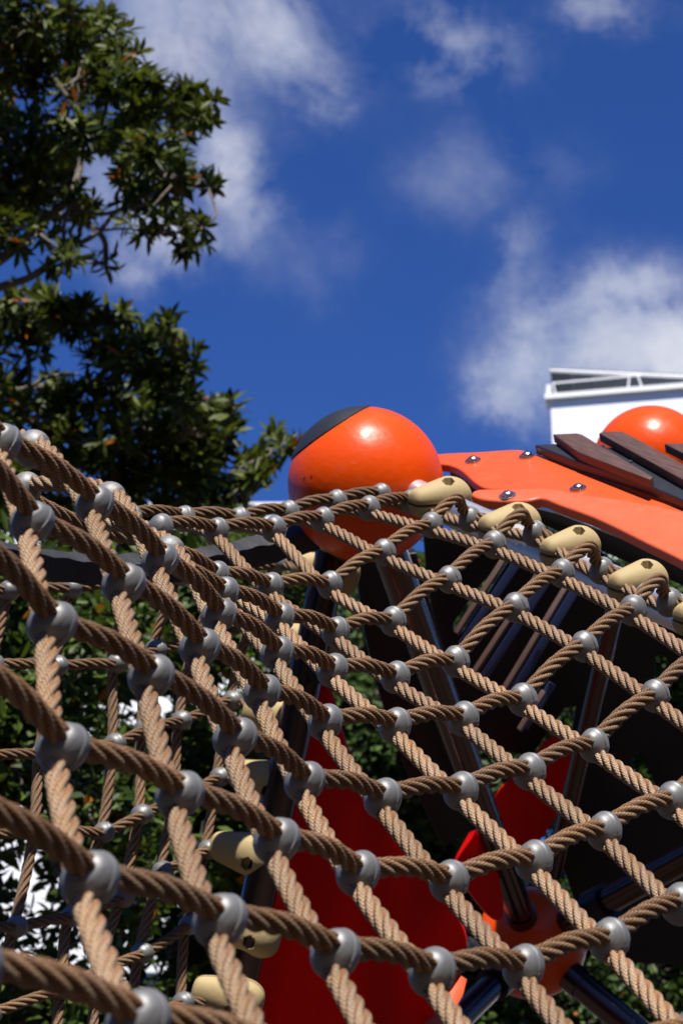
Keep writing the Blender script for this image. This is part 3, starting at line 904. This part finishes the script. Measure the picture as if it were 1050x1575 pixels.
# pipes
def pipe(name, pts, r, mat=M_STEEL, parent=None, label=None, seg=40):
    bm = bmesh.new(); tube(bm, pts, r, seg)
    o = child(name, bm, mat, parent or ps, True, 40)
    if label: o['label'] = label
    return o
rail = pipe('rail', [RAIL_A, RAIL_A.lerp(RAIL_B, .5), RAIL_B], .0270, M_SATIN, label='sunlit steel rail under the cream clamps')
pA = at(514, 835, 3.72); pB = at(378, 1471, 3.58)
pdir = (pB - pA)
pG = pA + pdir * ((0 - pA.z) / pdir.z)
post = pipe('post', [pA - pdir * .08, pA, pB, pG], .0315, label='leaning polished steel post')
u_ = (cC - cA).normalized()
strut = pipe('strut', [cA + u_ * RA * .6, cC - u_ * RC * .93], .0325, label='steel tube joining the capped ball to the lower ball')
bm = bmesh.new(); tube(bm, [cC - u_ * RC * 1.22, cC - u_ * RC * .90], .0365, 40)
child('sleeve', bm, M_STEEL, strut)
s2 = pipe('strut', [at(947, 925, 4.4), at(850, 1345, 4.75)], .021, label='thin steel tube in the dark middle')
r_dir = (at(1060, 1316, 4.55) - cC).normalized()
s3 = pipe('strut', [cC + r_dir * RC * .8, cC + r_dir * 1.2], .0325)
q = cC + r_dir * (RC + .115)
bm = bmesh.new(); tube(bm, [q - r_dir * .028, q + r_dir * .028], .044, 32)
child('collar', bm, M_BLACK, s3)
lr = (at(985, 1592, 4.7) - cC).normalized()
s4 = pipe('strut', [cC + lr * RC * .85, cC + lr * 3.0], .0345)
bm = bmesh.new(); tube(bm, [cC + lr * (RC - .01), cC + lr * (RC + .035)], .0375, 36)
child('sleeve', bm, M_STEEL, s4)
ll = (at(680, 1590, 4.4) - at(795, 1478, 4.75)).normalized()
l0 = at(795, 1478, 4.78)
s5 = pipe('strut', [l0, l0 + ll * 2.6], .031)
bm = bmesh.new(); tube(bm, [l0 + ll * .085, l0 + ll * .145], .042, 32)
child('collar', bm, M_BLACK, s5)
kn = at(723, 1462, 4.3)
bm = bmesh.new(); tube(bm, [kn + V3(-.018, .012, 0), kn + V3(.03, -.02, -.05)], .023, 28)
child('knob', bm, M_RUBBER, s5)
kd = at(489, 1035, 3.55)
bm = bmesh.new(); tube(bm, [kd + V3(0, 0, .0), kd + V3(.03, -.01, -.12)], .019, 32)
child('knob', bm, M_BLACK, post)
# small steel bracket plate at the left of the capped ball's foot
bm = bmesh.new(); tube(bm, [at(497, 836, 3.66), at(545, 862, 3.6)], .012, 20)
child('bracket', bm, M_STEEL, post)

# slabs cut from sheet plastic
def slab(name, outline, P, n, th, mat, parent=None, smooth_n=0, holes=(), bevel=.003, label=None, wood=False):
    n = n.normalized()
    def proj(px, py):
        d = ray(px, py)
        return CAM + d * ((P - CAM).dot(n) / d.dot(n))
    bm = bmesh.new()
    loops = [outline] + list(holes)
    edges = []
    for lp in loops:
        pts = [proj(*q) for q in lp]
        if smooth_n: pts = catmull(pts, smooth_n, closed=True)
        vs = [bm.verts.new(p) for p in pts]
        for i in range(len(vs)): edges.append(bm.edges.new((vs[i], vs[(i + 1) % len(vs)])))
    if holes:
        bmesh.ops.triangle_fill(bm, use_beauty=True, edges=edges)
    else:
        bm.faces.new(list(bm.verts))
    for f in bm.faces:
        f.normal_update()
        if f.normal.dot(n) < 0: f.normal_flip()
    top = list(bm.faces)
    border = [e for e in bm.edges if len(e.link_faces) == 1]
    ex = bmesh.ops.extrude_face_region(bm, geom=top, use_keep_orig=True)
    nv = [g for g in ex['geom'] if isinstance(g, bmesh.types.BMVert)]
    bmesh.ops.translate(bm, verts=nv, vec=-n * th)
    bmesh.ops.recalc_face_normals(bm, faces=bm.faces)
    if bevel:
        be = [e for e in border if e.is_valid]
        bmesh.ops.bevel(bm, geom=be, offset=bevel, segments=3, affect='EDGES', profile=.5, clamp_overlap=True)
    if wood:
        uvl = bm.loops.layers.uv.new('UVMap')
        a = (proj(*outline[wood[1]]) - proj(*outline[wood[0]])).normalized(); b = n.cross(a)
        for f in bm.faces:
            for lo in f.loops:
                lo[uvl].uv = (lo.vert.co.dot(a) * 2, (lo.vert.co.dot(b) + lo.vert.co.dot(n)) * 2)
    o = child(name, bm, mat, parent or ps, True, 35)
    if label: o['label'] = label
    return o, proj

TN = V3(-.19, .915, .35)
def bolt(parent, p, n, r=.011):
    n = n.normalized()
    bm = bmesh.new()
    tube(bm, [p - n * .004, p + n * .0022], r * 1.35, 36)
    prof = [(r * .92, .0022), (r * .95, .0035), (r * .82, .0065), (r * .5, .0088), (r * .42, .0090), (r * .38, .0070), (r * .05, .0066)]
    x = n.orthogonal().normalized(); y = n.cross(x)
    rings = [[bm.verts.new(p + n * z + (x * math.cos(2 * math.pi * k / 28) + y * math.sin(2 * math.pi * k / 28)) * rr) for k in range(28)] for rr, z in prof]
    for a, b in zip(rings, rings[1:]):
        for k in range(28): bm.faces.new((a[k], a[(k + 1) % 28], b[(k + 1) % 28], b[k]))
    bm.faces.new(rings[-1])
    return child('bolt', bm, M_BOLT, parent, True, 40)
P1 = at(720, 725, 3.60)
p1, pr1 = slab('deck_panel', [(664, 700), (740, 694.5), (799, 691.5), (821, 697), (860, 710), (898, 723), (955, 747), (1008, 769), (1060, 782), (1140, 800), (1140, 850), (1000, 800), (880, 770), (791, 754), (745, 750), (730, 742), (707, 722), (690, 715), (672, 712)],
               P1, TN, .015, M_PANEL, smooth_n=5, bevel=.004, label='rear orange deck panel')
for q in ((727, 709), (810, 702), (888.5, 752)): bolt(p1, pr1(*q), TN)
TN2 = V3(-.19, .895, .40)
P2 = P1 + TN.normalized() * .026
p2, pr2 = slab('deck_panel', [(724, 758), (733, 753), (760, 751.5), (791, 751.5), (840, 750.5), (898, 760), (974, 771), (1050, 786), (1160, 810), (1160, 925), (1050, 862), (993, 834), (917, 797), (860, 776), (831, 766), (810, 769.5), (772, 770), (745, 768), (728, 763)],
               P2, TN2, .018, M_PANEL_SHEEN, smooth_n=5, bevel=.005, label='front orange deck panel nearest the rail')
bolt(p2, pr2(780, 763), TN2)
# charcoal plate and wooden slats lying over it
P3 = P1 + TN.normalized() * .0185
bp_, pr3 = slab('deck_plate', [(822, 684), (850, 682), (900, 684), (960, 690), (1020, 705), (1160, 745), (1160, 800), (1050, 769), (1016, 755), (996, 746), (940, 727), (880, 707), (850, 695)],
                P3, TN, .018, M_BLACKTOP, bevel=.003, label='charcoal deck plate')
P4 = P3 + TN.normalized() * .0165
slab('wooden_slat', [(850, 667.5), (887, 666), (895, 668), (1003, 733), (999, 737.5), (888, 695)], P4, TN, .016, M_WOOD, wood=(0, 3), bevel=.002)
slab('wooden_slat', [(920.5, 666), (926, 663.5), (955, 663), (967, 668), (1130, 758), (1130, 778), (1050, 738)], P4, TN, .016, M_WOOD, wood=(0, 4), bevel=.002)
slab('wooden_slat', [(1021, 682.5), (1026, 681), (1056, 682), (1160, 735), (1160, 752)], P4, TN, .016, M_WOOD, wood=(0, 3), bevel=.002)
for (px, py) in ((926.5, 688), (969, 712)):
    p = pr3(px, py)
    bm = bmesh.new(); tube(bm, [p, p + TN.normalized() * .004], .0035, 16)
    child('screw', bm, M_BOLT, bp_)
# unseen board added behind the orange panels to shade the lower ball
def flat_board(name, corners, th, mat, label):
    bm = bmesh.new()
    P = [at(*q) for q in corners]
    n = (P[1] - P[0]).cross(P[3] - P[0]).normalized()
    vs = [bm.verts.new(p) for p in P]; f = bm.faces.new(vs)
    ex = bmesh.ops.extrude_face_region(bm, geom=[f])
    bmesh.ops.translate(bm, verts=[v for v in ex['geom'] if isinstance(v, bmesh.types.BMVert)], vec=n * th)
    bmesh.ops.recalc_face_normals(bm, faces=bm.faces)
    o = child(name, bm, mat, ps, False); o['label'] = label
flat_board('shade_board', [(806, 732, 4.49), (1160, 756, 4.49), (1160, 742, 5.35), (806, 724, 5.35)], .016, M_BLACK, 'added black shading board hidden behind the orange panels')
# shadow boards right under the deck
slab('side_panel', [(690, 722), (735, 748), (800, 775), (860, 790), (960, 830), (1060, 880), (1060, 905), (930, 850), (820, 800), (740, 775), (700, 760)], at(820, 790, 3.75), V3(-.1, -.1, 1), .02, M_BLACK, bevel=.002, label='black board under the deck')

# big red leaf-shaped panel
slab('side_panel', [(478, 1064), (500, 1060), (512, 1078), (530, 1145), (551, 1200), (590, 1265), (640, 1328), (690, 1392), (713, 1432), (717, 1468), (702, 1508), (672, 1556), (640, 1600), (560, 1720), (385, 1720), (384, 1575), (392, 1500), (404, 1400), (424, 1280), (452, 1165)],
     at(520, 1300, 3.80), V3(-.12, -.32, .93), .018, M_RED, smooth_n=4, bevel=.004, label='big red leaf-shaped panel')
slab('side_panel', [(709, 1500), (718, 1506), (712, 1530), (672, 1600), (630, 1600), (668, 1552), (694, 1522)], at(690, 1530, 3.95), V3(.25, .75, .6), .015, M_PANEL, bevel=.002, label='sunlit strip of orange panel at the foot of the red one')
slab('side_panel', [(735, 1272), (728, 1284), (712, 1312), (704, 1330), (708, 1350), (722, 1372), (757, 1414), (766, 1416), (774, 1408), (768, 1350), (757, 1300)], at(740, 1340, 4.55), V3(.45, -.2, .87), .018, M_RED, smooth_n=3, bevel=.003, label='small red petal-shaped panel beside the lower ball')
slab('side_panel', [(852, 1133), (805, 1180), (758, 1228), (762, 1256), (772, 1280), (784, 1298), (820, 1300), (850, 1262), (870, 1225), (884, 1190), (888, 1150)], at(815, 1230, 4.95), V3(-.3, -.25, .9), .018, M_RED, smooth_n=3, bevel=.003, label='dark red panel deep in the shade')

# black boards
slab('side_panel', [(547, 862), (640, 850), (662, 930), (700, 1060), (716, 1150), (728, 1240), (730, 1277), (681, 1301), (646, 1231), (622, 1180), (596, 1110), (575, 1040), (560, 970), (552, 915)],
     at(640, 1080, 4.35), V3(.1, -.25, .96), .03, M_BLACK, bevel=.003, label='long leaning black board')
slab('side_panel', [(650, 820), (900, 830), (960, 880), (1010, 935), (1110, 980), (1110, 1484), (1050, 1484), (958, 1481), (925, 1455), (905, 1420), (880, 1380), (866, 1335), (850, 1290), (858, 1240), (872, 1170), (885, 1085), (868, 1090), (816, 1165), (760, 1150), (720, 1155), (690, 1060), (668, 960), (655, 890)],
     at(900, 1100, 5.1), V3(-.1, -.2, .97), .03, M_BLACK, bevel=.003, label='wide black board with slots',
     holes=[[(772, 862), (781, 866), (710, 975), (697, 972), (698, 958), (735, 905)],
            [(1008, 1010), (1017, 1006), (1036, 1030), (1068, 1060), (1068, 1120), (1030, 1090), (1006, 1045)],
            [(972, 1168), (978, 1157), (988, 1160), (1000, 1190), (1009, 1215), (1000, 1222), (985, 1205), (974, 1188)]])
# bars with brown faces and painted sky-reflection faces in the middle
def bar(px0, py0, px1, py1, wpx, d, mat, th=.012, nv=None, lab=None, name='cross_bar'):
    a = Vector((px0, py0)); b = Vector((px1, py1)); t = (b - a).normalized(); s = Vector((-t.y, t.x)) * wpx / 2
    o, _ = slab(name, [tuple(a + s), tuple(b + s), tuple(b - s), tuple(a - s)], at((px0 + px1) / 2, (py0 + py1) / 2, d), nv or V3(0, .1, 1), th, mat, bevel=.0015, wood=(0, 1) if mat is M_WOOD else False)
    return o
bn = V3(.35, .25, .9)
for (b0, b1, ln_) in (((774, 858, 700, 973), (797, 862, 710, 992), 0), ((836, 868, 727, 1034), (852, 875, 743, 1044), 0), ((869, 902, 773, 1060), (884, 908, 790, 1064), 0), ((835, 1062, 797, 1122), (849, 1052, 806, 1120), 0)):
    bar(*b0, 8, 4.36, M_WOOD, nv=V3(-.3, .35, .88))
    bar(*b1, 13, 4.42, M_SKY_GLOSS, nv=V3(-.1, -.05, 1))

# cream clamps: front shell with a six-sided socket, rear shell behind
def clamp_half(front):
    bm = bmesh.new()
    L, Wd, H = .106, .034, .0360
    nx, na = 84, 44
    grid = []
    for i in range(nx + 1):
        s_ = -1 + 2 * i / nx
        e = max(0.0, 1 - abs(s_) ** (3.4 if s_ > 0 else 12)) ** .5
        taper = min(1.0, .53 + .47 * (s_ + 1) / 1.35) ** .9
        row = []
        for j in range(na + 1):
            a = math.pi * j / na
            y = math.cos(a) * Wd * (.30 + .70 * e) * taper
            z = abs(math.sin(a)) ** .8 * H * (.12 + .88 * e) * taper
            x = s_ * L / 2
            if front:
                hx, hy = x - .010, y + .011
                hexd = max(abs(hx), abs(hx * .5 + hy * .866), abs(hx * .5 - hy * .866))
                if hexd < .0088 and z > .010: z -= .015 * min(1, (.0088 - hexd) / .0012)
            else: z = -z * .95
            row.append(bm.verts.new((x, y, z + (.0022 if front else -.0022))))
        grid.append(row)
    for i in range(nx):
        for j in range(na):
            bm.faces.new((grid[i][j], grid[i + 1][j], grid[i + 1][j + 1], grid[i][j + 1]))
    bm.faces.new(grid[0][:] + [] ) if False else None
    # close the flat side
    base = [r[0] for r in grid] + [r[-1] for r in reversed(grid)]
    try: bm.faces.new(base)
    except ValueError: pass
    for r in (grid[0], grid[-1]):
        try: bm.faces.new(r)
        except ValueError: pass
    bmesh.ops.recalc_face_normals(bm, faces=bm.faces)
    return bm
cl0 = [None, None]
def clamp(p, xd, zd, label=None, k=1.0):
    zd = zd.normalized(); xd = (xd - zd * xd.dot(zd)).normalized(); yd = zd.cross(xd)
    M = Matrix.Translation(p) @ Matrix((xd * k, yd * k, zd * (1 + (k - 1) * .4))).transposed().to_4x4()
    if cl0[0] is None:
        a = finish('net_clamp', clamp_half(True), M_CREAM, None, True, 35)
        b = finish('rear_shell', clamp_half(False), M_CREAM, None, True, 35)
        cl0[0], cl0[1] = a, b
    else:
        a = cl0[0].copy(); b = cl0[1].copy(); col.objects.link(a); col.objects.link(b)
    a.parent = ps; a.matrix_parent_inverse = ps.matrix_world.inverted(); a.matrix_world = M
    b.parent = a; b.matrix_parent_inverse = Matrix(); b.matrix_basis = Matrix()
    if label: a['label'] = label
    return a
for i, q in enumerate(RAIL_CLAMPS):
    clamp(at(*q), V3(.87, .13, -.46), V3(0, .96, .27), k=(1.04, .99, .92, .88, .86)[i])
for i, q in enumerate(POST_CLAMPS):
    clamp(at(*q), V3(.95, -.24, .12), V3(-.08 + .05 * (i % 2), .05 + .06 * (i % 3 - 1), 1), k=1.22)
bpy.context.view_layer.update()
